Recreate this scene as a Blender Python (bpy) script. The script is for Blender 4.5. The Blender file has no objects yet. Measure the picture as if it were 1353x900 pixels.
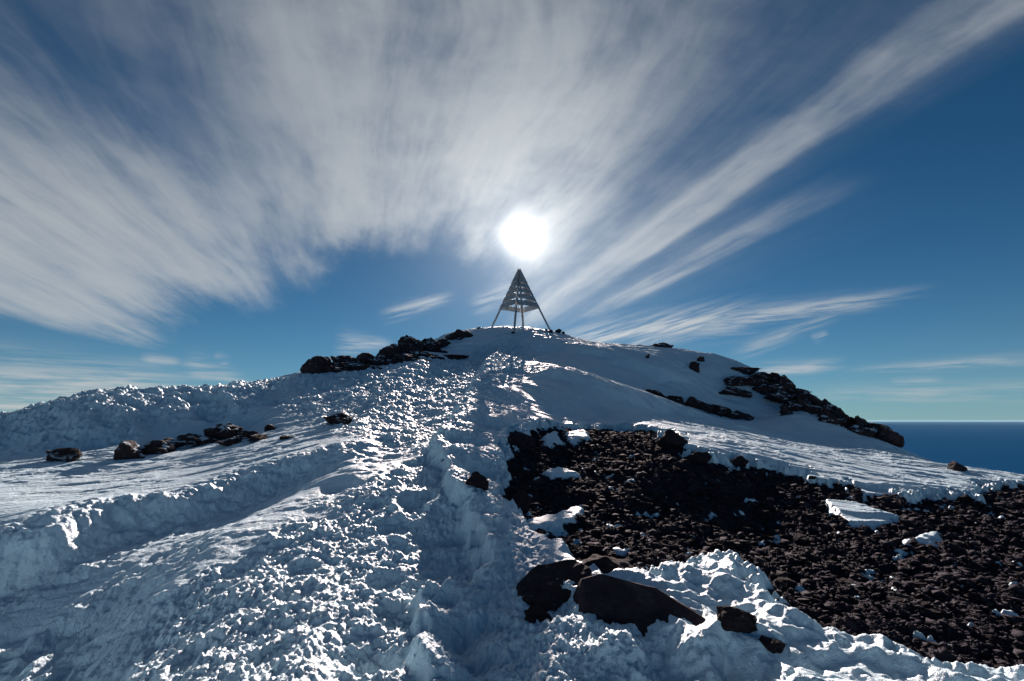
import bpy, bmesh, math, random
import numpy as np
from mathutils import Vector, noise as mnoise

R = math.radians
S = bpy.context.scene
COL = S.collection
rng = np.random.default_rng(7)

# ------------------------------------------------------------------ camera
FOC = 676.5                                   # focal length in photo pixels (18 mm on 36 mm film)
PITCH = math.atan(106 / 676.5)
EYE = 1.65
cam = bpy.data.cameras.new("camera")
cam.lens = 18.0; cam.sensor_width = 36.0; cam.clip_start = 0.05; cam.clip_end = 600000
camo = bpy.data.objects.new("camera", cam); COL.objects.link(camo)
camo.location = (0, 0, EYE); camo.rotation_euler = (R(90) + PITCH, 0, 0)
S.camera = camo

CP, SP = math.cos(PITCH), math.sin(PITCH)
def ray(px, py):
    cx, cy = (px - FOC) / FOC, (450 - py) / FOC
    return cx / (CP - cy * SP), (SP + cy * CP) / (CP - cy * SP)      # X/Y, (z-EYE)/Y
def world(px, py, Y):
    a, e = ray(px, py)
    return a * Y, Y, EYE + e * Y
def bearing(px, Y):                                                   # ground position along a compass bearing
    return (px - FOC) / FOC / 0.995 * Y, Y

SUN_EL, SUN_AZ = R(20.4), R(1.2)
SUN = Vector((math.sin(SUN_AZ) * math.cos(SUN_EL), math.cos(SUN_AZ) * math.cos(SUN_EL), math.sin(SUN_EL)))

# ------------------------------------------------------------------ noise
_perm = np.random.default_rng(3).permutation(256).astype(np.int32)
_perm = np.concatenate([_perm, _perm])
_ga = np.random.default_rng(4).random(256).astype(np.float32) * 2 * np.pi
_gx, _gy = np.cos(_ga), np.sin(_ga)
_wx, _wy = np.random.default_rng(5).random((2, 256)).astype(np.float32)
def perlin(x, y, seed=0):
    x = np.asarray(x, np.float32) + seed * 17.31; y = np.asarray(y, np.float32) + seed * 9.77
    xf = np.floor(x); yf = np.floor(y); xi = xf.astype(np.int32) & 255; yi = yf.astype(np.int32) & 255
    fx = x - xf; fy = y - yf
    u = fx * fx * fx * (fx * (fx * 6 - 15) + 10); v = fy * fy * fy * (fy * (fy * 6 - 15) + 10)
    def g(i, j, dx, dy):
        h = _perm[_perm[(xi + i) & 255] + ((yi + j) & 255)]
        return _gx[h] * dx + _gy[h] * dy
    a = g(0, 0, fx, fy); b = g(1, 0, fx - 1, fy); c = g(0, 1, fx, fy - 1); d = g(1, 1, fx - 1, fy - 1)
    return 1.5 * (a + u * (b - a) + v * (c - a + u * (a - b - c + d)))
def fbm(x, y, oct=4, gain=0.5, seed=0, lac=2.03):
    s = 0; a = 1.0; f = 1.0
    for k in range(oct):
        s = s + a * perlin(x * f, y * f, seed + k * 3); a *= gain; f *= lac
    return s
def ridged(x, y, oct=3, gain=0.5, seed=0):
    s = 0; a = 1.0; f = 1.0
    for k in range(oct):
        s = s + a * (1 - 2 * np.abs(perlin(x * f, y * f, seed + k * 5))); a *= gain; f *= 2.1
    return s
def worley(x, y, seed=0):
    x = np.asarray(x, np.float32) + seed * 13.7; y = np.asarray(y, np.float32) + seed * 5.9
    xf = np.floor(x); yf = np.floor(y); xi = xf.astype(np.int32); yi = yf.astype(np.int32)
    f1 = np.full(x.shape, 9, np.float32); f2 = f1.copy(); cid = np.zeros(x.shape, np.float32)
    for i in (-1, 0, 1):
        for j in (-1, 0, 1):
            h = _perm[_perm[(xi + i) & 255] + ((yi + j) & 255)]
            d = (xf + i + _wx[h] - x) ** 2 + (yf + j + _wy[h] - y) ** 2
            n = d < f1
            f2 = np.where(n, f1, np.minimum(f2, d)); cid = np.where(n, h / 255.0, cid); f1 = np.where(n, d, f1)
    return np.sqrt(f1), np.sqrt(f2), cid
def sstep(a, b, x):
    t = np.clip((x - a) / (b - a), 0, 1); return t * t * (3 - 2 * t)

# ------------------------------------------------------------------ large shape of the summit (thin plate through surveyed points)
ctrl = []          # (X, Y, Z)
def col(px, rows):
    for py, Y in rows: ctrl.append(world(px, py, Y))
def back(px, rows):
    for Y, z in rows:
        X, _ = bearing(px, Y); ctrl.append((X, Y, z + EYE))
col(0,   [(900, 4.1), (800, 5.0), (700, 6.15), (650, 8.2), (610, 11.0), (594, 12.2), (545, 15)]);  back(0, [(19, -.4), (26, -3)])
col(100, [(900, 4.0), (850, 4.5), (792, 5.05), (686, 6.3), (650, 8.2), (592, 12.0), (524, 14.3)]); back(100, [(18, .5), (26, -2)])
col(250, [(900, 3.8), (800, 4.75), (745, 5.4), (662, 7.0), (640, 8.3), (600, 11.2), (572, 13.7), (508, 16.8)]); back(250, [(20.5, 1.0), (30, -2)])
col(400, [(900, 3.55), (760, 5.25), (640, 7.9), (608, 9.0), (572, 11.8), (548, 14.3), (520, 17), (492, 20.6)]); back(400, [(24, 1.9), (32, 0)])
col(520, [(900, 3.5), (700, 6.3), (600, 8.8), (545, 13.4), (520, 16), (500, 19), (482, 22), (468, 25)]); back(520, [(29, 3.3), (37, 2)])
col(600, [(650, 7.0), (560, 11.2), (530, 14.1), (505, 17.7), (485, 21.6), (470, 25.0), (460, 27.4), (440, 30.2)]); back(600, [(36, 5.0)])
col(660, [(900, 3.6), (800, 4.6), (720, 5.9), (650, 7.5), (600, 9.1), (560, 11), (540, 12.8), (520, 15), (500, 18.3), (485, 21.8), (472, 25.3), (462, 28), (454, 29), (445, 30), (434.5, 31.4), (432.5, 32.6)])
back(686, [(35, 6.1), (40, 4.9), (55, 0)])
col(740, [(463, 28.3), (440, 32.4)]);                                                             back(740, [(38, 5.0)])
col(760, [(900, 3.6), (850, 3.96), (800, 4.5), (750, 5.3), (650, 7.9), (600, 10), (556, 13.5), (548, 14.6), (507, 17), (496, 20), (480, 24.5), (466, 27.2), (460, 29), (448, 32.2)]); back(760, [(39, 4.2)])
col(880, [(900, 3.6), (850, 3.98), (800, 4.6), (700, 6.5), (600, 9.3), (575, 11.3), (562, 13.9), (550, 16.8), (535, 21.6), (521, 23.3), (505, 24.7), (460, 31.2)]); back(880, [(36, 4.0), (47, 0)])
col(1000, [(900, 3.6), (830, 4.02), (760, 5.2), (700, 7.0), (640, 8.8), (605, 10.2), (580, 14.6), (562, 19.8), (551, 22.9), (490, 28.2)]); back(1000, [(31, 2.2), (40, -1.5)])
col(1100, [(900, 3.5), (860, 3.95), (815, 4.35), (740, 6), (640, 8.9), (615, 10.5), (600, 13.5), (578, 19.3), (548, 22.8)]); back(1100, [(25, -.2), (32, -3.5)])
col(1050, [(520, 25.2), (550, 21.6)]); back(1050, [(28.5, .6)])
col(1175, [(890, 3.6), (850, 4.0), (720, 6.4), (650, 8.5), (625, 10.5), (605, 14.5), (586, 20)]);              back(1175, [(22.5, -1.9), (31, -7)])
col(1350, [(880, 3.7), (750, 5.6), (680, 7.8), (642, 10.6), (629, 13.2)]);                        back(1350, [(16.5, -2.4), (25, -8)])
back(1800, [(3, -1.7), (6, -1.8), (11, -2.3), (20, -7)])
back(-450, [(3, -1.65), (6, -1.35), (11, -.9), (15, 0), (20, -1.6), (30, -7)])
for X, Y, z in ((0, 0, -1.62), (-3, 0, -1.65), (3.5, 0, -1.65), (0, -1.5, -1.7), (-1.5, 1.8, -1.64), (2, 1.8, -1.66), (5, 1.5, -1.72), (-5, 1.5, -1.66)):
    ctrl.append((X, Y, z + EYE))
ctrl = np.array(ctrl)
WK = 1.15
def warp(X, Y):
    Yc = np.maximum(Y, -1.6) + 2.5
    return np.clip(X / Yc, -2.2, 2.2), WK * np.log(Yc)
cu, cw = warp(ctrl[:, 0], ctrl[:, 1])
def kern(r2): return np.where(r2 > 1e-12, 0.5 * r2 * np.log(r2 + 1e-20), 0)
NC = n = len(cu)
A = np.zeros((n + 3, n + 3))
A[:n, :n] = kern((cu[:, None] - cu) ** 2 + (cw[:, None] - cw) ** 2) + np.eye(n) * 2e-5
A[:n, n] = 1; A[:n, n + 1] = cu; A[:n, n + 2] = cw; A[n:, :n] = A[:n, n:].T
sol = np.linalg.solve(A, np.concatenate([ctrl[:, 2], [0, 0, 0]]))
def macro(X, Y):
    X = np.asarray(X, float); Y = np.asarray(Y, float); sh = X.shape
    u, w = warp(X.ravel(), Y.ravel())
    wc = np.minimum(w, WK * math.log(48)); z = sol[NC] + sol[NC + 1] * u + sol[NC + 2] * wc
    for i in range(NC):
        z = z + sol[i] * kern((u - cu[i]) ** 2 + (wc - cw[i]) ** 2)
    r = np.hypot(X.ravel(), Y.ravel())
    far = sstep(36, 60, r)
    z = z * (1 - far) + far * (-4 - 0.62 * (r - 40))
    return z.reshape(sh)
def hit(px, py):                                # where a line of sight meets the big shape
    a, e = ray(px, py); Ys = np.geomspace(2.0, 44, 500)
    d = macro(a * Ys, Ys) - (EYE + e * Ys)
    k = int(np.argmax(d > 0)) if (d > 0).any() else int(np.argmax(d))
    if d[k] > 0 and k > 0:
        t = d[k - 1] / (d[k - 1] - d[k]); Y = Ys[k - 1] + t * (Ys[k] - Ys[k - 1])
    else: Y = Ys[k]
    return a * Y, Y
def hits(pts): return np.array([hit(*p) for p in pts])

def poly_sd(X, Y, P):                           # signed distance, > 0 inside
    d2 = np.full(X.shape, 1e18); ins = np.zeros(X.shape, bool)
    for i in range(len(P)):
        ax, ay = P[i]; bx, by = P[(i + 1) % len(P)]
        ex, ey = bx - ax, by - ay
        t = np.clip(((X - ax) * ex + (Y - ay) * ey) / (ex * ex + ey * ey + 1e-12), 0, 1)
        d2 = np.minimum(d2, (X - ax - t * ex) ** 2 + (Y - ay - t * ey) ** 2)
        c = (ay > Y) != (by > Y)
        ins ^= c & (X < ex * (Y - ay) / (ey if abs(ey) > 1e-12 else 1e-12) + ax)
    return np.where(ins, 1, -1) * np.sqrt(d2)
def line_sd(X, Y, P):                           # signed distance (> 0 on the right of travel) and position along the line 0..1
    P = np.asarray(P); L = np.concatenate([[0], np.cumsum(np.hypot(*np.diff(P, axis=0).T))])
    best = np.full(X.shape, 1e18); sg = np.ones(X.shape); s = np.zeros(X.shape)
    for i in range(len(P) - 1):
        ax, ay = P[i]; ex, ey = P[i + 1] - P[i]; l2 = ex * ex + ey * ey
        t = np.clip(((X - ax) * ex + (Y - ay) * ey) / l2, 0, 1)
        dx = X - ax - t * ex; dy = Y - ay - t * ey; d = dx * dx + dy * dy
        m = d < best
        best = np.where(m, d, best); sg = np.where(m, np.where(ex * dy - ey * dx < 0, 1, -1), sg)
        s = np.where(m, (L[i] + t * math.sqrt(l2)) / L[-1], s)
    return sg * np.sqrt(best), s

# ------------------------------------------------------------------ areas of the summit
PATH = hits([(20, 1000), (150, 860), (240, 770), (330, 720), (430, 668), (520, 612), (545, 585), (460, 574), (410, 562), (370, 540), (395, 500),
             (470, 489), (540, 479), (612, 464), (650, 449), (700, 456), (700, 490), (668, 520), (655, 560), (676, 640), (690, 700), (770, 762), (800, 800),
             (870, 830), (1010, 890), (1000, 1000)])
BANK = np.array([bearing(*p) for p in ((-300, 11.6), (0, 12.1), (100, 12.3), (170, 12.9), (250, 14.6), (330, 15.2), (370, 16.2), (380, 21), (330, 21), (250, 19.5), (100, 17), (0, 17.5), (-300, 17))])
SCREE = hits([(664, 590), (676, 572), (700, 557), (760, 559), (830, 561), (893, 570), (908, 592), (985, 606), (1030, 611), (1075, 628), (1140, 638),
              (1200, 647), (1286, 651), (1302, 637), (1400, 633), (1560, 640), (1650, 800), (1560, 930), (1353, 888), (1285, 876), (1240, 868), (1218, 880),
              (1178, 852), (1100, 830), (1060, 822), (1012, 796), (988, 742), (962, 733), (930, 731), (880, 742), (850, 758), (812, 752), (770, 736),
              (742, 716), (700, 690), (672, 668), (676, 640)])
ISLES = [hits(p) for p in (
    [(1090, 652), (1128, 655), (1180, 672), (1180, 680), (1120, 680)],
    [(1135, 637), (1190, 639), (1192, 645), (1140, 645)],
    [(698, 674), (740, 666), (765, 662), (765, 668), (735, 680), (700, 681)],
    [(724, 612), (745, 611), (760, 617), (728, 618)],
    [(748, 566), (772, 562), (776, 570), (756, 573)],
    [(718, 571), (735, 566), (738, 574), (722, 577)],
    [(1205, 700), (1236, 690), (1230, 704)])]
PITS = [hits([p])[0].tolist() + list(q) for p, q in (
    ((600, 835), (.26, .20)), ((625, 868), (.16, .18)), ((585, 800), (.16, .10)), ((626, 622), (.34, .22)), ((600, 700), (.2, .12)), ((612, 585), (.4, .2)),
    ((640, 560), (.4, .18)), ((560, 600), (.3, .12)), ((505, 860), (.2, .10)), ((840, 800), (.28, .10)), ((735, 800), (.22, .12)), ((880, 870), (.2, .12)),
    ((125, 580), (.55, .30)), ((215, 575), (.8, .25)), ((300, 562), (.8, .25)), ((520, 700), (.18, .1)), ((450, 640), (.25, .1)), ((545, 655), (.2, .12)))]
LIP = hits([(-260, 745), (0, 708), (60, 692), (130, 664), (200, 655), (250, 648), (330, 627), (400, 605), (450, 592), (520, 572), (570, 562)])
GULLY = hits([(655, 470), (628, 520), (606, 552), (582, 588), (606, 640), (632, 690), (646, 740), (630, 775), (570, 795), (560, 850), (568, 910)])
RIDGE = hits([(430, 960), (480, 860), (540, 740), (575, 650), (596, 580), (625, 520), (655, 470)])
SHELF = hits([(690, 463), (740, 462), (770, 466), (850, 486), (930, 512)])
RIM = hits([(690, 496), (740, 500), (800, 516), (880, 541), (960, 566), (1020, 590), (1100, 618)])

def snow_height(X, Y, detail=True):
    """height of the snow surface and its thickness over the rock (negative where rock is bare)"""
    base = macro(X, Y)
    D = Y + 2.5
    wob = 0.30 * fbm(X * 1.1, Y * 1.1, 4, .6, 21) * np.clip(Y / 8, .35, 1.6)
    # how bare the ground is
    sd = poly_sd(X + wob, Y + wob * .6, SCREE)
    rough_edge = fbm(X * 3.3, Y * 3.3, 4, .6, 31)
    bare = sd + .19 * rough_edge * np.clip(Y / 7, .5, 2)
    for P in ISLES:
        i = poly_sd(X, Y, P) + .05 * rough_edge
        bare = np.minimum(bare, np.maximum(-i, -.01))
    T = np.clip(-bare * .75 + .03, -.22, .13) - .13
    keep = sstep(.25, -.05, bare)
    T = np.maximum(T, np.clip((fbm(X * 2.6, Y * 4.4, 4, .6, 33) - 1.0) * .14, -.22, .012) - .13)                      # snow relief dies out over bare rock
    # trench below the wind lip on the left
    dl, _ = line_sd(X, Y, LIP)
    sl = np.clip((X / np.maximum(Y + 2.5, .5) + .95) / .85, 0, 1)
    dl = dl + .10 * fbm(X * 1.7, Y * 1.7, 3, .6, 41) + .012 * perlin(X * 9, Y * 9, 44)
    fade = 1 - sstep(.68, 1, sl)
    deep = .42 * fade * (1 - .5 * sstep(.5, .8, sl))
    k = sstep(.40, .85, sl)
    h = -deep * sstep(0, .6, dl) * (1 - (.35 + .45 * k) * sstep(1.7 - 1.2 * k, 3.4 - 1.9 * k, dl)) * (1 - sstep(3.2 - k, 6.0 - 2 * k, dl))
    h = h + .05 * fade * sstep(-.7, -.02, dl) * (1 - sstep(-.02, .12, dl)) * (.4 + .8 * fbm(X * 5, Y * 5, 3, .6, 47))
    # step down on the right of the trodden ridge
    dg, sg = line_sd(X, Y, GULLY)
    dgw = dg + .12 * fbm(X * 1.9, Y * 1.9, 3, .6, 51) + .03 * perlin(X * 8, Y * 8, 53)
    sc = np.clip(Y / 7, .7, 2.6)
    h = h - .17 * sc ** .6 * sstep(0, .22 * sc, dgw) * (1 - sstep(.5 * sc, 1.3 * sc, dgw)) + .07 * sstep(-.6 * sc, 0, dgw) * (1 - sstep(0, .2 * sc, dgw)) * sc ** .5
    dr, _ = line_sd(X, Y, RIDGE)
    h = h + .07 * np.exp(-(dr / (.45 + .05 * Y)) ** 2)
    # shelves of packed snow below the summit
    for P, dep, en in ((SHELF, .40, .8), (RIM, .34, .38)):
        d, s = line_sd(X, Y, P)
        d = d + .35 * fbm(X * .5, Y * .5, 3, .6, 57)
        e = sstep(0, .12, s) * (1 - sstep(en, en + .22, s))
        h = h + e * dep * (sstep(-3.5, -.2, d) * (1 - sstep(-.2, 1.0, d)))
    for x, y, r, dep in PITS:
        q = ((X - x) ** 2 + (Y - y) ** 2) / (r * r)
        h = h - dep * np.exp(-q ** 1.5)
    if detail:
        p = sstep(-.25, .25, poly_sd(X + wob, Y - wob, PATH) / np.clip(Y / 6, .6, 3))
        bk = sstep(-.6, .5, poly_sd(X + wob, Y - wob, BANK))
        # rough trodden snow: kicked-up lumps and boot holes
        f1, f2, cid = worley(X * 2.2 + .5 * wob, Y * 1.9, 3)
        boot = -.038 * (cid > .5) * (1 - sstep(.18, .42, f1)) + .02 * (cid > .5) * np.exp(-((f1 - .46) / .09) ** 2)
        g1, g2, gid = worley(X * 8.3 + .6 * wob, Y * 7.2 + .1 * fbm(X * 6, Y * 6, 3, .6, 39), 9)
        lump = .015 * (gid - .4) * sstep(0, .24, g2 - g1)
        k1, k2, kid = worley(X * 21, Y * 18, 12)
        crumb = .018 * (kid - .4) * sstep(0, .3, k2 - k1)
        fine = fbm(X * 1.5, Y * 1.4, 8, .68, 61)
        tr = (.044 * fine + .009 * fbm(X * 8, Y * 7, 3, .7, 59) + .0125 * fbm(X * 15, Y * 13, 3, .65, 58) + boot + lump * (.5 + .8 * perlin(X * .9, Y * .9, 64)) + crumb + .010 * ridged(X * 10, Y * 9, 3, .6, 69)) * (1 + .5 * sstep(10, 25, Y))
        far = sstep(8, 20, Y)
        tr = tr + far * (.11 * fbm(X * 1.3, Y * 1.9, 5, .66, 66))
        face = sstep(-.25, .1, dl) * (1 - sstep(.7, 1.2, dl)) * fade
        h = h + face * (.035 * fbm(X * 4, Y * 4, 5, .66, 68) + .6 * crumb + .4 * lump)
        h = h + p * tr * (1 - .65 * bk)
        # drifted ridges running with the trench at the lower left
        st = sstep(.9, 1.6, dl) * (1 - sstep(.45, .75, sl)) * (1 - p)
        ls = sl * 9.0
        rg = .10 * ridged(dl * 1.5 + .25 * fbm(X * 1.2, Y * 1.2, 3, .6, 62), ls * .45, 3, .55, 63) + .05 * fbm(X * 2.2, Y * 2.2, 6, .66, 65) - .05 + .5 * crumb + .5 * lump
        h = h + st * rg
        # chunky bank
        c1, c2, ci = worley(X * .95 + .4 * fbm(X, Y, 2, .5, 71), Y * .8, 14)
        blk = .30 * (ci - .75) * sstep(.0, .22, c2 - c1)
        h = h + bk * (blk - .10 + .12 * fbm(X * 1.6, Y * 1.6, 5, .6, 73) + .05 * fbm(X * 7, Y * 7, 2, .6, 77))
        # wind-packed snow elsewhere: long low ripples
        q = (1 - p) * (1 - bk) * (1 - .8 * st)
        ang = np.where(X < 0, R(24), R(-28)); ca, sa = np.cos(ang), np.sin(ang)
        al, ac = X * ca + Y * sa, -X * sa + Y * ca
        ac = ac + .30 * fbm(X * .6, Y * .6, 2, .5, 80)
        sas = .034 * fbm(al * .5 + .3 * perlin(X, Y, 79), ac * 2.0, 5, .58, 81) + .012 * fbm(X * 3, Y * 3, 4, .6, 83) * sstep(-.2, .5, fbm(X * .5, Y * .5, 2, .5, 84)) + .006 * np.maximum(ridged(al * .8, ac * 4.2, 3, .55, 86) - .7, 0)
        h = h + q * sas * np.clip(Y / 9, .6, 2.0)
        # lumps at the near right below the scree
        nr = sstep(.8, 1.6, X) * (1 - sstep(5.0, 6.5, Y)) + .4 * sstep(.1, .8, X) * (1 - sstep(6.0, 8, Y))
        h = h + np.clip(nr, 0, 1) * (.085 * ridged(X * 1.3, Y * 1.5, 3, .5, 91) - .03 + .02 * fbm(X * 6, Y * 6, 3, .6, 95))
    return base + T + h * keep, T + .13, bare
def rock_height(X, Y):
    base = macro(X, Y) - .13 - .9 * sstep(.2, .7, -poly_sd(X, Y, SCREE))
    f1, f2, cid = worley(X * 6.5, Y * 6.5, 21)
    g1, g2, gid = worley(X * 17, Y * 17, 25)
    return base + .05 * fbm(X * .9, Y * 1.3, 4, .6, 101) + .05 * (cid - .4) * sstep(0, .2, f2 - f1) + .022 * (gid - .4) * sstep(0, .25, g2 - g1) + .03 * fbm(X * 5, Y * 5, 5, .65, 105) - .03

def sheet(name, us, Ys, fn, mat):
    U, YY = np.meshgrid(us, Ys)
    X = U * (np.maximum(YY, -1.0) + 2.5)
    Z = fn(X, YY)
    co = np.stack([X, YY, Z], -1).reshape(-1, 3).astype(np.float32)
    nr, nc = U.shape
    i = np.arange(nr * nc).reshape(nr, nc)
    q = np.stack([i[:-1, :-1], i[:-1, 1:], i[1:, 1:], i[1:, :-1]], -1).reshape(-1, 4)
    me = bpy.data.meshes.new(name)
    me.vertices.add(len(co)); me.vertices.foreach_set("co", co.ravel())
    me.loops.add(q.size); me.loops.foreach_set("vertex_index", q.ravel().astype(np.int32))
    me.polygons.add(len(q)); me.polygons.foreach_set("loop_start", (np.arange(len(q)) * 4).astype(np.int32))
    me.update(calc_edges=True); me.validate()
    me.polygons.foreach_set("use_smooth", np.ones(len(q), bool))
    me.materials.append(mat)
    o = bpy.data.objects.new(name, me); COL.objects.link(o)
    return o

# ------------------------------------------------------------------ materials
def new_mat(name):
    m = bpy.data.materials.new(name); m.use_nodes = True
    nt = m.node_tree; return m, nt, nt.nodes["Principled BSDF"]
def nd(nt, typ, **kw):
    x = nt.nodes.new(typ)
    for k, v in kw.items():
        if k in x.inputs: x.inputs[k].default_value = v
        else: setattr(x, k, v)
    return x
def noise_tex(nt, vec, scale, detail=4, rough=.55):
    t = nd(nt, 'ShaderNodeTexNoise', Scale=scale, Detail=detail, Roughness=rough); nt.links.new(vec, t.inputs['Vector']); return t
def ramp(nt, fac, stops):
    r = nt.nodes.new('ShaderNodeValToRGB'); e = r.color_ramp.elements
    while len(e) < len(stops): e.new(.5)
    for x, (p, c) in zip(e, stops): x.position = p; x.color = (*c, 1)
    nt.links.new(fac, r.inputs['Fac']); return r
def bumps(nt, bsdf, vec, layers):
    prev = None
    for scale, dist, det in layers:
        t = noise_tex(nt, vec, scale, det, .6)
        b = nd(nt, 'ShaderNodeBump', Strength=1.0, Distance=dist); nt.links.new(t.outputs['Fac'], b.inputs['Height'])
        if prev: nt.links.new(prev.outputs['Normal'], b.inputs['Normal'])
        prev = b
    nt.links.new(prev.outputs['Normal'], bsdf.inputs['Normal'])

m_snow, nt, b = new_mat("packed_snow")
tc = nt.nodes.new('ShaderNodeTexCoord')
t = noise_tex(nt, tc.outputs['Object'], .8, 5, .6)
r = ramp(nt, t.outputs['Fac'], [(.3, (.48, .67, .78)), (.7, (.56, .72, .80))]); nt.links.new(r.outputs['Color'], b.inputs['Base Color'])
b.inputs['Roughness'].default_value = .5; b.inputs['Specular IOR Level'].default_value = .35
bumps(nt, b, tc.outputs['Object'], [(8, .02, 5), (30, .012, 4), (95, .005, 2)])

def rock_mat(name, dark, light, red, dust=False):
    m, nt, b = new_mat(name)
    tc = nt.nodes.new('ShaderNodeTexCoord')
    t = noise_tex(nt, tc.outputs['Object'], 5, 8, .65)
    r = ramp(nt, t.outputs['Fac'], [(.3, dark), (.55, red), (.75, light)])
    if dust:                                            # snow lodged on ledges
        ge = nt.nodes.new('ShaderNodeNewGeometry'); sx = nt.nodes.new('ShaderNodeSeparateXYZ'); nt.links.new(ge.outputs['Normal'], sx.inputs[0])
        t2 = noise_tex(nt, ge.outputs['Position'], 3.5, 5, .65)
        up = nd(nt, 'ShaderNodeMapRange'); nt.links.new(sx.outputs['Z'], up.inputs['Value']); up.inputs['From Min'].default_value = .55; up.inputs['From Max'].default_value = .8
        pn = nd(nt, 'ShaderNodeMapRange'); nt.links.new(t2.outputs['Fac'], pn.inputs['Value']); pn.inputs['From Min'].default_value = .53; pn.inputs['From Max'].default_value = .58
        mu = nd(nt, 'ShaderNodeMath', operation='MULTIPLY'); nt.links.new(up.outputs[0], mu.inputs[0]); nt.links.new(pn.outputs[0], mu.inputs[1])
        mi = nd(nt, 'ShaderNodeMix', data_type='RGBA'); nt.links.new(mu.outputs[0], mi.inputs['Factor']); nt.links.new(r.outputs['Color'], mi.inputs[6]); mi.inputs[7].default_value = (.58, .72, .83, 1)
        nt.links.new(mi.outputs[2], b.inputs['Base Color'])
    else: nt.links.new(r.outputs['Color'], b.inputs['Base Color'])
    b.inputs['Roughness'].default_value = .92; b.inputs['Specular IOR Level'].default_value = .12
    bumps(nt, b, tc.outputs['Object'], [(7, .05, 6), (40, .012, 4)])
    return m
m_rock = rock_mat("dark_basalt", (.020, .015, .018), (.066, .054, .058), (.036, .027, .030), True)
m_bare = rock_mat("bare_basalt", (.018, .014, .019), (.058, .050, .060), (.030, .024, .031))
m_gravel = rock_mat("loose_gravel", (.015, .014, .022), (.040, .037, .054), (.023, .021, .032))
m_scree = rock_mat("scree_rubble", (.017, .016, .023), (.048, .044, .060), (.027, .024, .035))

m_steel, nt, b = new_mat("weathered_grey_metal")
tc = nt.nodes.new('ShaderNodeTexCoord')
t = noise_tex(nt, tc.outputs['Object'], 6, 6, .65)
r = ramp(nt, t.outputs['Fac'], [(.35, (.20, .19, .19)), (.55, (.36, .38, .40)), (.7, (.46, .48, .50))])
nt.links.new(r.outputs['Color'], b.inputs['Base Color'])
b.inputs['Metallic'].default_value = .2; b.inputs['Roughness'].default_value = .55

m_lowland, nt, b = new_mat("haze_blue_lowland")  # far lowland: the blue of distant haze is painted into its base colour
tc = nt.nodes.new('ShaderNodeTexCoord')
t = noise_tex(nt, tc.outputs['Object'], .00005, 5, .55)
r = ramp(nt, t.outputs['Fac'], [(.35, (.004, .045, .125)), (.65, (.008, .060, .15))]); nt.links.new(r.outputs['Color'], b.inputs['Base Color'])
b.inputs['Roughness'].default_value = .8; b.inputs['Specular IOR Level'].default_value = 0

# ------------------------------------------------------------------ the setting
def prog(a, b, k0, n):                              # growing steps from a to b
    s = np.geomspace(k0, 1, n); s = np.cumsum(s); return a + (b - a) * s / s[-1]
us = np.concatenate([prog(-1.12, -14, .01, 60)[::-1], np.linspace(-1.12, -.9, 60)[:-1], np.linspace(-.9, .98, 1350), np.linspace(.98, 1.15, 50)[1:], prog(1.15, 14, .01, 60)])
Ys = np.concatenate([np.linspace(-4, .9, 60)[:-1], np.exp(np.linspace(math.log(3.4), math.log(42.5), 1300)) - 2.5, prog(40, 900, .002, 90)])
snow = sheet("snow_ground", us, Ys, lambda X, Y: snow_height(X, Y)[0], m_snow); snow["kind"] = "structure"
us2 = np.linspace(-.12, 1.12, 760); Ys2 = np.exp(np.linspace(math.log(3.2), math.log(24), 620)) - 2.5
scree = sheet("rocky_ground", us2, Ys2, rock_height, m_scree); scree["kind"] = "structure"

bm = bmesh.new()
bmesh.ops.create_grid(bm, x_segments=40, y_segments=40, size=300000)
me = bpy.data.meshes.new("lowland"); bm.to_mesh(me); bm.free(); me.materials.append(m_lowland)
lowland = bpy.data.objects.new("lowland", me); COL.objects.link(lowland); lowland.location = (0, 0, -260); lowland["kind"] = "structure"  # flat sheet standing for the hazy lowland out to the horizon

# the air between the summit and the far lowland
hzm = bpy.data.materials.new("thin_haze"); hzm.use_nodes = True; ht = hzm.node_tree; ht.nodes.clear()
ho = ht.nodes.new('ShaderNodeOutputMaterial'); hv = ht.nodes.new('ShaderNodeVolumePrincipled')
hv.inputs['Color'].default_value = (.45, .80, 1, 1); hv.inputs['Density'].default_value = 1.8e-6; hv.inputs['Anisotropy'].default_value = .2
ht.links.new(hv.outputs[0], ho.inputs['Volume'])
bm = bmesh.new(); bmesh.ops.create_cube(bm, size=1.0)
for v in bm.verts: v.co = Vector((v.co.x * 640000, v.co.y * 640000, 20 if v.co.z > 0 else -261))
me = bpy.data.meshes.new("haze"); bm.to_mesh(me); bm.free(); me.materials.append(hzm)
haze = bpy.data.objects.new("haze", me); COL.objects.link(haze); haze["kind"] = "stuff"

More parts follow.
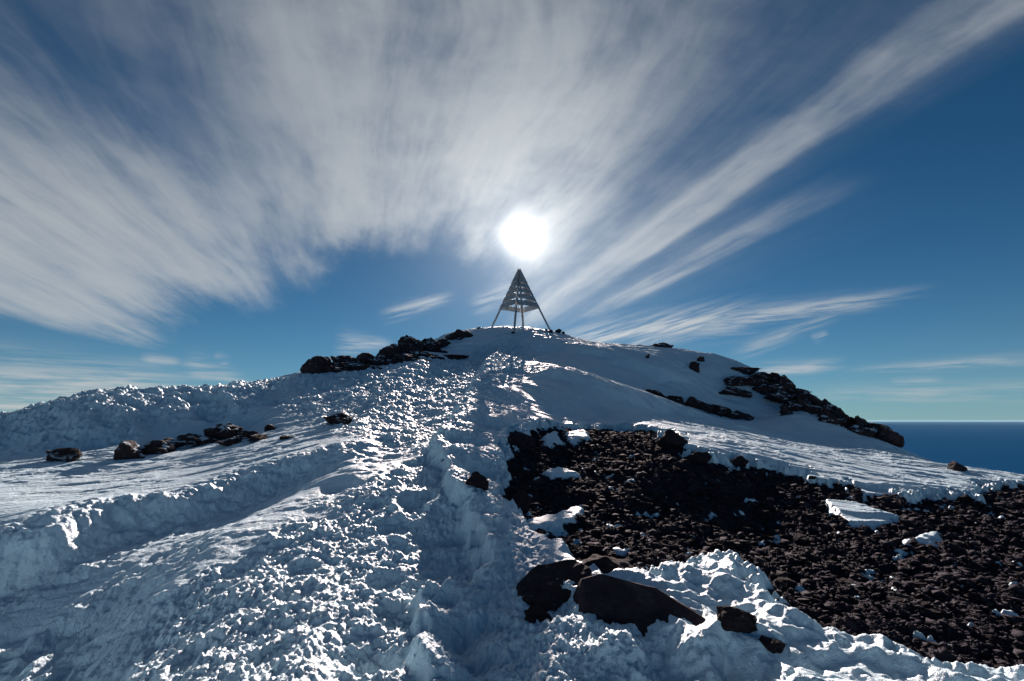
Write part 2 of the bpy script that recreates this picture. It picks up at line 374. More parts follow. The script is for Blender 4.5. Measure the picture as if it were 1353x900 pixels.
# ------------------------------------------------------------------ rocks
def rock_mesh(seed, flat=1.0, cuts=3, rough=.07, pts=12, block=.65, hull=None, mat=None):
    rd = random.Random(seed); bm = bmesh.new()
    for v in hull or (): bm.verts.new(v)
    for _ in range(0 if hull else pts):
        v = Vector((rd.gauss(0, 1), rd.gauss(0, 1), rd.gauss(0, 1)))
        v = v / max(abs(v.x), abs(v.y), abs(v.z)) * block + v.normalized() * (1 - block)
        v *= rd.uniform(.8, 1.05); bm.verts.new((v.x, v.y, v.z * flat))
    res = bmesh.ops.convex_hull(bm, input=bm.verts)
    bmesh.ops.delete(bm, geom=[v for v in bm.verts if not v.link_faces], context='VERTS')
    bmesh.ops.bevel(bm, geom=list(bm.edges), offset=.03, segments=1, affect='EDGES')
    for _ in range(cuts):
        bmesh.ops.triangulate(bm, faces=bm.faces)
        long = [e for e in bm.edges if e.calc_length() > .16]
        bmesh.ops.subdivide_edges(bm, edges=long, cuts=1, use_grid_fill=False)
    bmesh.ops.triangulate(bm, faces=bm.faces)
    bm.normal_update(); off = Vector((seed * 3.1, seed * 1.7, 0))
    mv = []
    for v in bm.verts:
        k = mnoise.fractal(v.co * 1.6 + off, .7, 2.1, 4) * rough * 1.3
        q = abs(mnoise.noise(Vector((v.co.x * 1.2, v.co.y * 1.2, v.co.z * 5)) + off)) * rough
        mv.append(v.normal * (k - q))
    for v, d in zip(bm.verts, mv): v.co += d
    me = bpy.data.meshes.new("rock"); bm.to_mesh(me); bm.free()
    me.polygons.foreach_set("use_smooth", np.zeros(len(me.polygons), bool))
    me.materials.append(mat or m_rock)
    return me
PROTO = [rock_mesh(s, cuts=4, rough=.10) for s in range(1, 9)]
BARE = [rock_mesh(s, cuts=4, rough=.10, mat=m_bare) for s in range(1, 9)]
SQUARE = rock_mesh(41, cuts=4, rough=.09, pts=26, block=1.0)
def add_rock(name, label, cat, X, Y, w, d, h, rz=0, tilt=(0, 0), sink=.25, group=None, mesh=None, seed=None, z=None):
    """w, d, h: full width, depth and height in metres; the rock sits in the surface by a share of its height"""
    me = mesh or PROTO[(seed if seed is not None else rng.integers(0, 8)) % 8]
    o = bpy.data.objects.new(name, me); COL.objects.link(o)
    zs = surf(X, Y) if z is None else z
    o.location = (X, Y, zs + h * (.5 - sink)); o.scale = (w / 2, d / 2, h / 2)
    o.rotation_euler = (R(tilt[0]), R(tilt[1]), R(rz))
    o["label"] = label; o["category"] = cat
    if group: o["group"] = group
    return o
def surf(X, Y):
    X, Y = np.array([X], float), np.array([Y], float)
    s, T, _ = snow_height(X, Y); return float(max(s[0], rock_height(X, Y)[0] if T[0] < .05 else -99))

def px_rock(name, label, cat, x0, x1, ytop, ybot, Y=None, depth=1.0, rz=None, tilt=(0, 0), sink=.25, seed=0, group=None, wide=1.0, rise=.6, mesh=None, low=.8):
    """a rock of this outline as surveyed, standing at distance Y (or where its foot meets the ground)"""
    xm = (x0 + x1) / 2
    if Y is None: X, Y = hit(xm, ybot - 1)
    else: X, Y = bearing(xm, Y)
    w = (x1 - x0) * Y / FOC * 1.12 * wide; d = w * depth
    zt = EYE + ray(xm, ytop)[1] * Y; zb = min(EYE + ray(xm, ybot)[1] * Y, surf(X, Y))
    zt = max(zt, surf(X, Y + d * .2) + rise * (ybot - ytop) * Y / FOC)
    h = max((zt - zb) * (1 + sink), low * (ybot - ytop) * Y / FOC); zt += .06 * h; h *= 1.2; w *= 1.1; d *= 1.15
    return add_rock(name, label, cat, X, Y + d * .2, w, d, h, rz if rz is not None else 0, tilt, 0, group, seed=seed, z=zt - h, mesh=mesh)

G1 = "rocks of the outcrop on the skyline beside the summit"
LEFT = [
    (398, 430, 471, 493, 19.9, .9, "large square dark block ending the outcrop at its low end"),
    (431, 441, 476, 491, 20.1, 1., "small narrow dark stone beside the large end block"),
    (443, 472, 469, 489, 21.2, .9, "rounded dark boulder second in size near the low end of the outcrop"),
    (468, 502, 463, 486, 22.4, .8, "flat-topped broad dark block in the middle of the outcrop"),
    (498, 518, 458, 482, 23.3, 1., "dark boulder stepping up between the flat block and the peak"),
    (512, 536, 449, 478, 24.7, 1., "tall dark boulder leaning below the highest rock of the outcrop"),
    (532, 556, 441, 466, 25.9, 1., "highest dark rock of the outcrop with a pointed top"),
    (550, 574, 443, 462, 26.8, .9, "dark rock just right of the highest one on the skyline"),
    (572, 590, 446, 458, 27.7, .9, "small dark rock where the outcrop thins out towards the summit"),
    (594, 618, 434, 449, 29.3, .8, "dark rock poking out of snow close to the metal pyramid"),
    (440, 492, 478, 489, 20.7, .5, "long low ledge of dark rock at the foot of the outcrop"),
    (488, 540, 474, 486, 22.2, .5, "reddish low rock ledge in the snow under the tall boulders"),
    (536, 578, 470, 480, 23.8, .5, "thin rock ledge running along the snow below the pointed rock"),
    (572, 612, 466, 475, 25.2, .5, "last thin ledge of rock fading into the snow slope"),
    (420, 452, 480, 492, 20.0, .7, "dark rubble wedged between the end block and the rounded boulder"),
    (452, 480, 478, 489, 20.7, .7, "dark rock filling the gap under the rounded boulder"),
    (484, 512, 466, 486, 22.1, .7, "dark rock wedged below the flat-topped block"),
    (506, 534, 464, 484, 23.3, .7, "dark rock under the leaning tall boulder"),
    (528, 552, 452, 472, 24.8, .7, "dark rock propping up the pointed rock"),
    (552, 584, 456, 464, 26.4, .7, "dark rock strip right below the pointed rock, snow under it"),
    (520, 560, 473, 484, 22.9, .7, "low dark rock in the middle of the ledge line"),
]
for i, (x0, x1, yt, yb, Y, dp, lab) in enumerate(LEFT):
    px_rock("rock_ledge" if dp == .5 else "outcrop_rock", lab, "rock", x0, x1, yt, yb, Y, dp, rz=(i * 37) % 24 - 12, sink=.3, seed=i, group=G1, wide=1.3 if i else 1.0, rise=.45, mesh=SQUARE if i in (0, 4) else None)

G2 = "rocks of the cliff edge falling away beside the sea"
RIGHT = [
    (1018, 1034, 489, 508, 25.3, "small dark knob standing highest on the cliff edge"),
    (1030, 1046, 497, 516, 24.7, "dark block directly below the knob on the cliff edge"),
    (1040, 1064, 507, 530, 24.2, "squarish dark rock on the cliff edge below the knob and block"),
    (1058, 1080, 514, 545, 23.5, "tall dark rock in the upper half of the cliff edge"),
    (1072, 1096, 525, 556, 22.6, "upright dark rock with a sheer side facing the sea"),
    (1090, 1112, 544, 566, 22.0, "dark rock at the foot of the sheer upright one"),
    (1106, 1130, 547, 572, 21.4, "rounded dark rock on the lower cliff edge"),
    (1124, 1148, 550, 576, 21.0, "broad dark rock near the low end of the cliff"),
    (1142, 1166, 556, 580, 20.5, "dark rock next to last at the low end of the cliff"),
    (1156, 1178, 564, 586, 20.0, "last dark rock of the cliff with open sea beside it"),
    (968, 1000, 483, 493, 26.3, "flat dark rock at the upper end of the cliff band"),
    (968, 1010, 496, 508, 25.1, "wide dark rock in the band on the shaded snow slope"),
    (1000, 1030, 503, 518, 24.5, "dark rock in the slope below the knob"),
    (1010, 1046, 514, 532, 23.7, "heavy dark rock in the middle of the cliff band"),
    (1036, 1066, 526, 546, 23.0, "dark rock in the cliff band above the lit snow"),
    (1028, 1052, 540, 562, 22.1, "isolated dark rock at the foot of the shaded slope"),
    (1060, 1092, 545, 566, 21.8, "dark rock at the cliff foot touching the lit snow tongue"),
    (955, 985, 514, 525, 24.2, "thin dark rock lying alone on the shaded slope"),
    (1044, 1078, 532, 556, 22.5, "dark rock in the lower middle of the cliff face"),
    (1080, 1112, 556, 574, 21.1, "dark rock at the cliff foot below the upright one"),
    (1108, 1140, 564, 580, 20.4, "low dark rock at the foot of the rounded one"),
    (990, 1022, 490, 504, 25.6, "dark rock where the cliff band reaches the skyline"),
    (1052, 1078, 520, 540, 23.5, "dark rock between the squarish one and the heavy one"),
]
for i, (x0, x1, yt, yb, Y, lab) in enumerate(RIGHT):
    px_rock("cliff_rock", lab, "rock", x0, x1, yt, yb, Y, .9, rz=(i * 41) % 40 - 20, sink=.3, seed=i + 3, group=G2, wide=1.3)

G3 = "rock band at the foot of the shaded dome"
BAND = [(846, 868, 513, 523, "pale-edged"), (866, 886, 518, 530, "low"), (884, 902, 521, 535, "rounded"), (908, 930, 525, 541, "tall"), (926, 950, 529, 546, "broad"),
        (946, 966, 535, 550, "jagged"), (962, 984, 541, 555, "narrow"), (980, 996, 547, 557, "small end")]
for i, (x0, x1, yt, yb, ad) in enumerate(BAND):
    px_rock("band_rock", ad + " dark rock " + ["at the upper end of the rock band under the dome", "second from the top of the rock band under the dome", "third from the top of the band below the dome",
            "just past the gap in the band below the dome", "in the middle of the lower band below the dome", "above the lit snow tongue in the band",
            "next to last in the band above the snow tongue", "where the band runs out in the snow"][i], "rock", x0, x1, yt, yb, None, .8, rz=i * 23 % 30, sink=.35, seed=i + 1, group=G3, wide=1.4)

G4 = "stones showing through the snow of the shaded dome"
for i, (x0, x1, yt, yb, lab) in enumerate([
        (858, 892, 451, 461, "dark stone on the crest of the snow dome"),
        (845, 860, 474, 482, "lone dark stone on the dome nearest the summit pyramid"),
        (912, 924, 478, 492, "upright dark stone on the shaded dome"),
        (916, 934, 470, 478, "flat stone above the upright one on the dome")]):
    Y = 30.2 if i == 0 else None
    px_rock("stone", lab, "stone", x0, x1, yt, yb, Y, .9, rz=i * 50, sink=.35, seed=i, group=G4)

G5 = "rocks on the wind-packed snow field"
for i, (x0, x1, yt, yb, lab, sk) in enumerate([
        (65, 94, 593, 610, "small dark rock close to the left edge of the snow field", .3),
        (146, 183, 580, 608, "squat dark brown boulder with a flat top on the snow field", .25),
        (182, 216, 584, 602, "flat dark rock touching the squat boulder", .4),
        (208, 250, 577, 594, "long flat rock in the middle of the rock line", .45),
        (240, 275, 572, 590, "flat slab between the long rock and the upright wedge", .45),
        (270, 306, 556, 580, "wedge-shaped dark rock rising at the end of the rock line", .3),
        (286, 320, 576, 590, "low flat rock lying just below the wedge-shaped rock", .45),
        (318, 334, 566, 584, "small pointed stone right of the wedge-shaped rock", .3),
        (330, 356, 574, 582, "thin sliver of stone in the snow past the pointed stone", .5),
        (348, 366, 560, 567, "little stone half buried near the snow bank", .5),
        (432, 458, 546, 562, "dark stone sticking out of the trodden snow", .3),
        (370, 386, 574, 581, "tiny flat stone alone on the snow field", .5)]):
    px_rock("field_rock", lab, "rock", x0, x1, yt, yb, None, .8, rz=(i * 31) % 50 - 25, sink=sk, seed=i + 2, group=G5, wide=1.25, rise=.15, low=.55)

G6 = "boulders at the near edge of the scree"
# the big slab in the foreground, tilted towards the viewer
def plate(outline, seed, incl, thick):
    """a slab of broken rock lying at the given inclination, from the outline of its upper face as surveyed"""
    cx = sum(p[0] for p in outline) / len(outline); cy = sum(p[1] for p in outline) / len(outline)
    X, Y = hit(cx, cy + 12); m = Y / FOC; a = math.radians(incl); k = math.sin(a + math.atan2(EYE - surf(X, Y), Y))
    pts = []
    for x, y in outline:
        u, v = (x - cx) * m, (cy - y) * m / k
        top = Vector((u, v * math.cos(a), v * math.sin(a)))
        pts.append(top); pts.append(Vector((u * 1.12, top.y * 1.1 + thick * .4, top.z - thick)))
    S_ = max(p.length for p in pts)
    return rock_mesh(seed, cuts=4, rough=.022, hull=[p / S_ for p in pts], mat=m_bare), X, Y, S_
G6b = None
for nm, out, sd_, inc, th_, lab in [
        ("flat_rock", [(772, 768), (804, 760), (862, 778), (930, 824), (924, 842), (862, 862), (806, 836), (774, 802)], 23, 34, .16, "big flat dark slab tilted in the near snow, largest of all"),
        ("flat_rock", [(676, 768), (700, 748), (745, 741), (762, 752), (752, 772), (716, 788), (682, 786)], 29, 22, .12, "dark flat slab bedded in snow beside the trodden ridge")]:
    me_, X, Y, S_ = plate(out, sd_, inc, th_)
    S_ *= 1.12
    o = add_rock(nm, lab, "slab", X + .02 * Y, Y, 2 * S_, 2 * S_, 2 * S_, mesh=me_, sink=.5, group=G6, z=surf(X, Y) + .05)
for (x0, x1, yt, yb, lab, dp, tl, sk, mesh) in [
        (950, 1012, 820, 846, "rough dark rock surrounded by lumpy snow near the slab", .8, (12, 10), .35, None),
        (1005, 1042, 855, 872, "small dark rock lying below the rough one in the lumpy snow", .8, (5, 0), .35, None),
        (690, 730, 815, 832, "thin dark stone almost buried in the shaded snow", .6, (0, 0), .5, None),
        (612, 646, 644, 664, "dark stone in the gully beside the trodden ridge", .8, (0, 0), .35, None),
        (735, 840, 732, 760, "low dark rock at the scree corner above the big slab", .7, (8, 0), .45, None),
        (1258, 1284, 617, 630, "dark rounded rock alone on the lit snow near the sea", .9, (0, 0), .25, None),
        (664, 706, 640, 668, "dark rock at the scree corner next to the gully", .8, (0, 0), .35, None),
        (670, 712, 566, 590, "dark rock at the upper corner of the scree", .8, (0, 0), .4, None),
        (868, 912, 566, 590, "first dark edge stone under the lit snow tongue", .8, (0, 0), .35, None),
        (905, 942, 590, 606, "second dark edge stone below the lit snow tongue", .8, (0, 0), .35, None),
        (960, 992, 597, 612, "third dark edge stone along the snow tongue", .8, (0, 0), .35, None)]:
    xm = (x0 + x1) / 2; X, Y = hit(xm, yb - 6); m = Y / FOC
    w = (x1 - x0) * m; h = (yb - yt) * m / (1 - sk)
    k = int(x0) % 8
    add_rock("boulder", lab, "boulder", X, Y + w * dp * .25, w, w * dp, h, rz=(x0 * 7) % 30 - 15, tilt=tl, sink=sk, group=G6, seed=k, mesh=BARE[k])

# bigger loose stones on the scree: separate stones
G7 = "loose dark stones strewn over the scree"
cnt = 0
while cnt < 150:
    px, py = rng.uniform(668, 1352), rng.uniform(562, 868)
    X, Y = hit(px, py)
    if poly_sd(np.array([X]), np.array([Y]), SCREE)[0] < .05 or any(poly_sd(np.array([X]), np.array([Y]), P)[0] > -.1 for P in ISLES): continue
    w = rng.uniform(6, 34) ** 1.0 * Y / FOC * rng.uniform(.5, 1.0)
    add_rock("loose_stone", "loose dark brown stone lying among the rubble of the scree", "stone", X, Y, w, w * rng.uniform(.7, 1.2), w * rng.uniform(.25, .6), rz=rng.uniform(0, 360),
             tilt=(rng.uniform(-20, 20), rng.uniform(-20, 20)), sink=.3, group=G7, mesh=BARE[cnt % 8])
    cnt += 1

# gravel and rubble: countless small stones in one mesh
def gravel(N):
    px = rng.uniform(-.02, 1.1, N); w = rng.uniform(math.log(5.2), math.log(24), N)
    Y = np.exp(w) - 2.5; X = px * (Y + 2.5)
    sd = poly_sd(X, Y, SCREE) + .05 * rng.normal(size=N); ok = sd > -.04
    isl = np.zeros(N, bool)
    for P in ISLES: isl |= poly_sd(X, Y, P) > -.02
    ok &= ~isl; X, Y = X[ok], Y[ok]
    Z = rock_height(X, Y); ok = snow_height(X, Y, False)[0] < Z + .01; X, Y, Z = X[ok], Y[ok], Z[ok]; N = len(X)
    s = np.exp(rng.normal(0, .75, N)) * .0015 * (Y + 1.5); s = np.clip(s, .005, .11)
    protos = []
    for k in range(6):
        bm = bmesh.new(); rd = random.Random(k + 50)
        for _ in range(7):
            v = Vector((rd.gauss(0, 1), rd.gauss(0, 1), rd.gauss(0, 1))).normalized(); bm.verts.new((v.x, v.y * rd.uniform(.6, .9), v.z * .42))
        bmesh.ops.convex_hull(bm, input=bm.verts)
        bmesh.ops.delete(bm, geom=[v for v in bm.verts if not v.link_faces], context='VERTS')
        bmesh.ops.triangulate(bm, faces=bm.faces); bm.verts.index_update()
        protos.append((np.array([v.co[:] for v in bm.verts]), np.array([[v.index for v in f.verts] for f in bm.faces]))); bm.free()
    V, F, base = [], [], 0
    kind = rng.integers(0, 6, N)
    for k in range(6):
        pv, pf = protos[k]; idx = np.where(kind == k)[0]; M = len(idx)
        a = rng.uniform(0, 6.283, M); t = rng.normal(0, .2, M)
        x = pv[None, :, 0] * np.ones((M, 1)); y = pv[None, :, 1] * np.ones((M, 1)); z = pv[None, :, 2] * np.ones((M, 1))
        y, z = y * np.cos(t)[:, None] - z * np.sin(t)[:, None], y * np.sin(t)[:, None] + z * np.cos(t)[:, None]
        x, y = x * np.cos(a)[:, None] - y * np.sin(a)[:, None], x * np.sin(a)[:, None] + y * np.cos(a)[:, None]
        q = np.stack([x * s[idx, None] + X[idx, None], y * s[idx, None] + Y[idx, None], z * s[idx, None] + Z[idx, None] + .25 * s[idx, None]], -1).reshape(-1, 3)
        f = (pf[None] + (np.arange(M) * len(pv))[:, None, None]).reshape(-1, 3) + base
        V.append(q); F.append(f); base += len(q)
    V = np.concatenate(V).astype(np.float32); F = np.concatenate(F).astype(np.int32)
    me = bpy.data.meshes.new("gravel"); me.vertices.add(len(V)); me.vertices.foreach_set("co", V.ravel())
    me.loops.add(F.size); me.loops.foreach_set("vertex_index", F.ravel()); me.polygons.add(len(F))
    me.polygons.foreach_set("loop_start", (np.arange(len(F)) * 3).astype(np.int32)); me.update(calc_edges=True)
    me.materials.append(m_gravel)
    o = bpy.data.objects.new("gravel", me); COL.objects.link(o); o["kind"] = "stuff"; o["label"] = "dark brown gravel and rubble covering the scree"; o["category"] = "gravel"
gravel(300000)

# ------------------------------------------------------------------ the summit pyramid
def bar(bm, a, b, r):                               # steel angle bar as an L profile
    a, b = Vector(a), Vector(b); d = (b - a).normalized()
    ref = Vector((a.x + b.x, a.y + b.y, 0)); ref = ref - d * ref.dot(d)
    ref = ref.normalized() if ref.length > 1e-4 else d.orthogonal().normalized()
    s = d.cross(ref); t = r * .28
    prof = [(-s - ref) * r, s * 0 + ref * r * .4, (s - ref) * r, (s - ref * 1.0) * r - ref * t, ref * (r * .4 - 1.3 * t), (-s - ref) * r - ref * t]
    A = [bm.verts.new(a + p) for p in prof]; B = [bm.verts.new(b + p) for p in prof]
    for i in range(6): bm.faces.new((A[i], A[(i + 1) % 6], B[(i + 1) % 6], B[i]))
    bm.faces.new(A[::-1]); bm.faces.new(B)
def part(name, bm, parent, mat=m_steel):
    bmesh.ops.recalc_face_normals(bm, faces=bm.faces)
    me = bpy.data.meshes.new(name); bm.to_mesh(me); bm.free(); me.materials.append(mat)
    o = bpy.data.objects.new(name, me); COL.objects.link(o); o.parent = parent; return o
PX, PY = bearing(686.5, 33)
root = bpy.data.objects.new("summit_pyramid", None); COL.objects.link(root)
pz = min(surf(PX + dx, PY + dy) for dx, dy in ((0, 0), (-1.9, .3), (1.9, -.3), (0, 1.8), (0, -1.8)))
root.location = (PX, PY, pz)
root["label"] = "open four-legged metal pyramid with slatted top on the summit"; root["category"] = "summit marker"
APEX = world(686.5, 355, 33)[2] - pz; HALF = 2.2; ROT = R(-9.7)
corners = []
for k in range(4):
    a = R(-90 + 90 * k) + ROT
    corners.append(Vector((math.cos(a) * HALF, math.sin(a) * HALF, 0)))
apex = Vector((0, 0, APEX))
def on_leg(k, t): return corners[k].lerp(apex, t)
for k in range(4):
    c = corners[k]; gz = surf(PX + c.x, PY + c.y) - pz
    t0 = (gz - .12) / APEX
    bm = bmesh.new(); bar(bm, on_leg(k, t0), on_leg(k, .985), .07); part("leg", bm, root)
def slab(bm, pts, nrm, th):
    A = [bm.verts.new(p + nrm * th) for p in pts]; B = [bm.verts.new(p - nrm * th) for p in pts]
    bm.faces.new(A); bm.faces.new(B[::-1])
    for i in range(len(pts)):
        j = (i + 1) % len(pts); bm.faces.new((A[i], B[i], B[j], A[j]))
ROWS = [(.395, .467), (.500, .566), (.598, .658), (.688, .740)]
for k in range(4):
    l = (k + 1) % 4
    nrm = (corners[l] - corners[k]).cross(apex - corners[k]).normalized()
    if nrm.z < 0: nrm = -nrm
    for (t0, t1) in ROWS:
        pts = [on_leg(k, t0), on_leg(l, t0), on_leg(l, t1), on_leg(k, t1)]
        e = (pts[1] - pts[0]).normalized() * .03
        pts = [pts[0] + e, pts[1] - e, pts[2] - e, pts[3] + e]
        bm = bmesh.new(); slab(bm, [p + nrm * .075 for p in pts], nrm, .006); part("slat", bm, root)
    bm = bmesh.new(); slab(bm, [p + nrm * .075 for p in (on_leg(k, .765), on_leg(l, .765), apex)], nrm, .006); part("top_panel", bm, root)
G8 = "stones heaped at the foot of the pyramid"
for i, (x, y, w, lab) in enumerate([(738, 32.4, .55, "largest dark stone beside the right foot of the pyramid"), (728, 31.9, .4, "dark stone touching the right foot of the pyramid"),
                                    (745, 32.5, .3, "smallest outer stone beside the right foot of the pyramid"), (722, 32.1, .28, "small stone just inside the right foot of the pyramid"),
                                    (678, 30.7, .26, "small stone at the near foot of the pyramid"), (632, 31.5, .34, "dark stone on the crest near the left foot of the pyramid")]):
    X, Y = bearing(x, y); add_rock("summit_stone", lab, "stone", X, Y, w, w * .8, w * .75, rz=i * 40, sink=.3, group=G8, seed=i)

# ------------------------------------------------------------------ light
sun = bpy.data.lights.new("sun", 'SUN'); sun.energy = 5.0; sun.angle = R(.53); sun.color = (1, .81, .73)
so = bpy.data.objects.new("sun", sun); COL.objects.link(so); so.rotation_euler = SUN.to_track_quat('Z', 'Y').to_euler()

W = bpy.data.worlds.new("World"); S.world = W; W.use_nodes = True
W.cycles.sampling_method = 'MANUAL'; W.cycles.sample_map_resolution = 256
nt = W.node_tree; N = nt.nodes; Lk = nt.links.new
bg = N["Background"]; bg.inputs['Strength'].default_value = .05
def setin(sock, v):
    if isinstance(v, (int, float)): sock.default_value = v
    else: Lk(v, sock)
def M(op, a, b=None, c=None, clamp=False):
    x = N.new('ShaderNodeMath'); x.operation = op; x.use_clamp = clamp
    for i, v in enumerate((a, b, c)):
        if v is not None: setin(x.inputs[i], v)
    return x.outputs[0]
add = lambda a, b: M('ADD', a, b)
sub = lambda a, b: M('SUBTRACT', a, b)
mul = lambda a, b: M('MULTIPLY', a, b)
div = lambda a, b: M('DIVIDE', a, b)
def smooth(x, a, b, lo=0., hi=1.):
    m = N.new('ShaderNodeMapRange'); m.interpolation_type = 'SMOOTHSTEP'
    setin(m.inputs['Value'], x); setin(m.inputs['From Min'], a); setin(m.inputs['From Max'], b)
    m.inputs['To Min'].default_value = lo; m.inputs['To Max'].default_value = hi
    return m.outputs['Result']
def curve(x, x0, x1, pts):
    m = M('DIVIDE', sub(x, x0), x1 - x0, clamp=True)
    c = N.new('ShaderNodeFloatCurve'); cv = c.mapping.curves[0]
    P = [((p - x0) / (x1 - x0), v) for p, v in pts]
    cv.points[0].location = P[0]; cv.points[-1].location = P[-1]
    for q in P[1:-1]: cv.points.new(*q)
    c.mapping.update(); Lk(m, c.inputs['Value']); return c.outputs[0]
def comb(x, y, z=0.):
    c = N.new('ShaderNodeCombineXYZ')
    for s_, v in zip(c.inputs, (x, y, z)): setin(s_, v)
    return c.outputs[0]
def noi(v, scale, det=5, rough=.6, dist=0.):
    t = N.new('ShaderNodeTexNoise'); t.inputs['Scale'].default_value = scale; t.inputs['Detail'].default_value = det
    t.inputs['Roughness'].default_value = rough; t.inputs['Distortion'].default_value = dist; Lk(v, t.inputs['Vector']); return t.outputs['Fac']
def vm(op, a, b):
    x = N.new('ShaderNodeVectorMath'); x.operation = op
    for i, v in enumerate((a, b)):
        if isinstance(v, tuple): x.inputs[i].default_value = v
        else: Lk(v, x.inputs[i])
    return x
tc = N.new('ShaderNodeTexCoord'); dirv = tc.outputs['Generated']
sep = N.new('ShaderNodeSeparateXYZ'); Lk(dirv, sep.inputs[0]); dx, dy, dz = sep.outputs
zc = add(M('MAXIMUM', dz, 0.), .04)
hx, hy = div(dx, zc), div(dy, zc)
th = R(-15.5)
ca_ = sub(mul(hx, math.cos(th)), mul(hy, math.sin(th)))
cb_ = M('MAXIMUM', add(mul(hx, math.sin(th)), mul(hy, math.cos(th))), .02)
cl_ = M('LOGARITHM', cb_, math.e)
front = smooth(add(mul(hx, math.sin(th)), mul(hy, math.cos(th))), .05, .35)
# drifting of the streaks
wv = comb(mul(ca_, .9), mul(cl_, .7))
w1 = sub(noi(wv, 1.3, 4, .55), .5)
w2 = sub(noi(comb(ca_, cl_, 4.), 4.0, 4, .6), .5)
aw = add(ca_, add(mul(w1, smooth(ca_, .7, 1.15, .42, .08)), mul(w2, .06)))
lw = add(cl_, mul(sub(noi(comb(ca_, cl_, 9.), 2.2, 6, .65), .5), .55))
# lower rim and density of the big cirrus sheet, by streak
rim = curve(aw, -3.6, 2.4, [(-3.6, .62), (-2.6, .84), (-2.2, .89), (-1.8, .83), (-1.4, .74), (-1.0, .72), (-.7, .70), (-.42, .66), (-.22, .54), (0., .50), (.4, .52), (.75, .56), (1.0, .66), (1.25, .74), (1.5, .76), (1.75, .70), (2.4, .5)])
rim = mul(rim, 2.0)
dens = curve(aw, -3.6, 2.4, [(-3.6, .0), (-2.85, .08), (-2.45, .85), (-2.0, .93), (-1.3, .92), (-.8, .82), (-.45, .70), (-.1, .78), (.15, .70), (.45, .76), (.7, .58), (.86, .40), (1.0, .24), (1.14, .22), (1.27, .95), (1.40, .90), (1.50, .14), (1.60, .30), (1.72, .85), (1.86, .08), (2.4, 0.)])
sheet_ = smooth(sub(rim, lw), -.05, .30)
# thinning overhead on the left and to the upper right
th_l = sub(1., mul(.66, mul(smooth(ca_, -.15, -.6), smooth(cl_, 1.0, .35))))
th_r = smooth(add(mul(ca_, 1.0), mul(cl_, -.35)), .35, .95, 1., .75)
fade2 = mul(smooth(ca_, 1.45, 1.6, 1., 0.), 1.)
tail = M('MAXIMUM', fade2, smooth(cl_, .25, .75))
st1 = noi(comb(mul(aw, 4.5), mul(cl_, .9)), 1.0, 6, .60)
st2 = noi(comb(mul(aw, 15.), mul(cl_, 1.9), 3.), 1.0, 5, .62)
puff = noi(comb(mul(ca_, 3.), mul(cl_, 4.), 7.), 1.2, 8, .62)
tex = add(mul(st1, .48), add(mul(st2, .20), mul(puff, .32)))
cosg = vm('DOT_PRODUCT', dirv, tuple(SUN)).outputs['Value']
gam = M('ARCCOSINE', M('MINIMUM', M('MAXIMUM', cosg, -1.), 1.))
near = M('EXPONENT', mul(-1., M('POWER', div(gam, .26), 2.)))
dens = M('MINIMUM', add(dens, mul(near, .52)), 1.0)
body = mul(mul(mul(dens, sheet_), mul(th_l, th_r)), tail)
gaps = noi(comb(mul(aw, 2.6), mul(cl_, 1.5), 11.), 1.0, 4, .55)
body = mul(body, mul(smooth(cl_, -.3, .9, .74, 1.0), M('MAXIMUM', smooth(gaps, .34, .56, .50, 1.0), smooth(ca_, -.5, -1.1, 0., 1.))))
alpha = mul(body, smooth(add(tex, mul(body, .16)), .36, .78, .16, 1.2))
alpha = sub(1., M('EXPONENT', mul(alpha, -1.22)))
alpha = mul(alpha, front)
# separate wisps low in the sky, placed by bearing and height above the horizon
az = M('ARCTAN2', dx, dy); el = M('ARCSINE', dz)
def azel(px, py):
    a, e = ray(px, py); return math.atan2(a, 1), math.atan2(e, math.hypot(a, 1))
wn_h = noi(comb(mul(az, 7.), mul(el, 90.)), 1.0, 6, .62)
_c, _s = math.cos(R(15)), math.sin(R(15))
wn_t = noi(comb(mul(add(mul(az, _c), mul(el, _s)), 7.), mul(sub(mul(el, _c), mul(az, _s)), 85.)), 1.0, 6, .62)
def wisp(p, q, w0, w1_, strength, old):
    (a0, e0), (a1, e1) = azel(*p), azel(*q)
    L2 = (a1 - a0) ** 2 + (e1 - e0) ** 2; L = math.sqrt(L2); ux, uy = (a1 - a0) / L, (e1 - e0) / L
    ra, re = sub(az, a0), sub(el, e0)
    wn = wn_t if uy / max(ux, .01) > .12 else wn_h
    t = div(add(mul(ra, ux), mul(re, uy)), L)
    d = add(sub(mul(re, ux), mul(ra, uy)), mul(sub(wn, .5), .022))
    wd = add(w0 / FOC, mul(t, (w1_ - w0) / FOC))
    g = M('EXPONENT', mul(-1., M('POWER', div(d, wd), 2.)))
    g = mul(g, mul(smooth(t, -.05, .30), smooth(t, .65, 1.08, 1., 0.)))
    g = mul(g, mul(smooth(wn, .36, .64, .08, 1.), strength))
    return M('MAXIMUM', old, g)
wi = mul(dz, 0.)
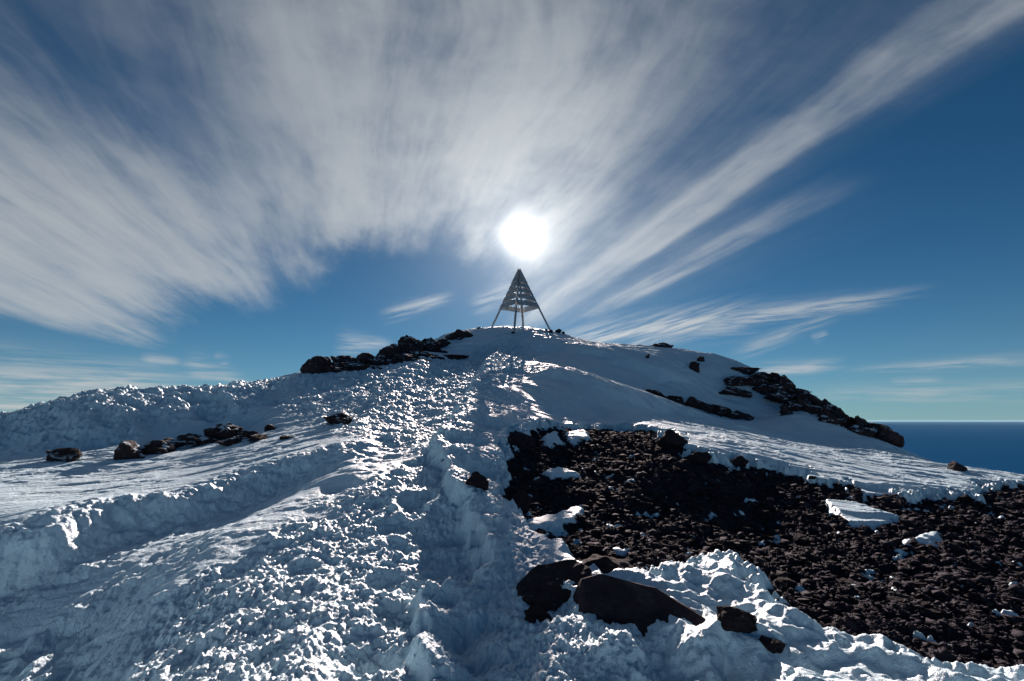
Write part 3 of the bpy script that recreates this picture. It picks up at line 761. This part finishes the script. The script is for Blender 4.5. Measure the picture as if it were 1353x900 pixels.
for p, q, a_, b_, s_ in [((720, 462), (1010, 402), 26, 12, .9), ((880, 435), (1225, 381), 18, 6, .75), ((960, 470), (1120, 408), 9, 6, .45), ((500, 418), (600, 388), 9, 6, .6), ((440, 452), (520, 455), 13, 6, .7),
                          ((180, 470), (245, 478), 5, 4, .5), ((235, 478), (330, 510), 14, 8, .6), ((280, 470), (305, 482), 6, 6, .45), ((-60, 455), (220, 525), 14, 12, .45), ((-150, 524), (275, 512), 34, 20, 1.0),
                          ((1110, 492), (1420, 466), 5, 5, .55), ((990, 492), (1120, 478), 9, 5, .75), ((1060, 520), (1500, 512), 9, 8, .5), ((1170, 508), (1250, 502), 6, 4, .5), ((1070, 448), (1095, 438), 5, 3, .4),
                          ((620, 410), (690, 372), 12, 14, .45)]:
    wi = wisp(p, q, a_, b_, s_, wi)
alpha = M('MINIMUM', M('MAXIMUM', alpha, wi), .90)
# clear air
sky = N.new('ShaderNodeTexSky'); sky.sky_type = 'NISHITA'; sky.sun_disc = False
sky.sun_elevation = SUN_EL; sky.sun_rotation = SUN_AZ; sky.altitude = 3000; sky.air_density = 1.0; sky.dust_density = .3; sky.ozone_density = 3.0
air = vm('MULTIPLY', sky.outputs[0], (.112, .305, .366)).outputs[0]
hz = mul(M('EXPONENT', mul(M('MAXIMUM', el, 0.), -1 / .085)), .66)
hm = N.new('ShaderNodeMix'); hm.data_type = 'RGBA'; Lk(hz, hm.inputs['Factor']); Lk(air, hm.inputs[6]); hm.inputs[7].default_value = (2.45, 3.5, 3.95, 1)
air = hm.outputs[2]
# cloud brightness: ice crystals scatter forward, so the sheet glows towards the sun
fwd = M('EXPONENT', mul(gam, -1 / .19))
cbri = add(4.4, mul(fwd, 3.5))
ccol = N.new('ShaderNodeCombineColor'); setin(ccol.inputs[0], mul(cbri, .955)); setin(ccol.inputs[1], mul(cbri, 1.0)); setin(ccol.inputs[2], mul(cbri, 1.02))
mx = N.new('ShaderNodeMix'); mx.data_type = 'RGBA'; Lk(alpha, mx.inputs['Factor']); Lk(air, mx.inputs[6]); Lk(ccol.outputs[0], mx.inputs[7])
# the sun's own glare in the thin ice cloud
aur = add(mul(M('EXPONENT', mul(M('POWER', div(gam, .029), 2.), -1.)), 16.), mul(M('EXPONENT', mul(gam, -1 / .10)), 4.6))
ac = N.new('ShaderNodeCombineColor'); setin(ac.inputs[0], aur); setin(ac.inputs[1], mul(aur, .98)); setin(ac.inputs[2], mul(aur, .94))
fin = vm('ADD', mx.outputs[2], ac.outputs[0]).outputs[0]
Lk(fin, bg.inputs['Color'])

# ------------------------------------------------------------------ picture settings
S.render.engine = 'CYCLES'
S.view_settings.view_transform = 'Standard'; S.view_settings.look = 'None'; S.view_settings.gamma = 1.0
S.view_settings.use_curve_mapping = False
S.view_settings.exposure = 1.28
S.cycles.use_denoising = True
S.cycles.max_bounces = 4; S.cycles.diffuse_bounces = 1
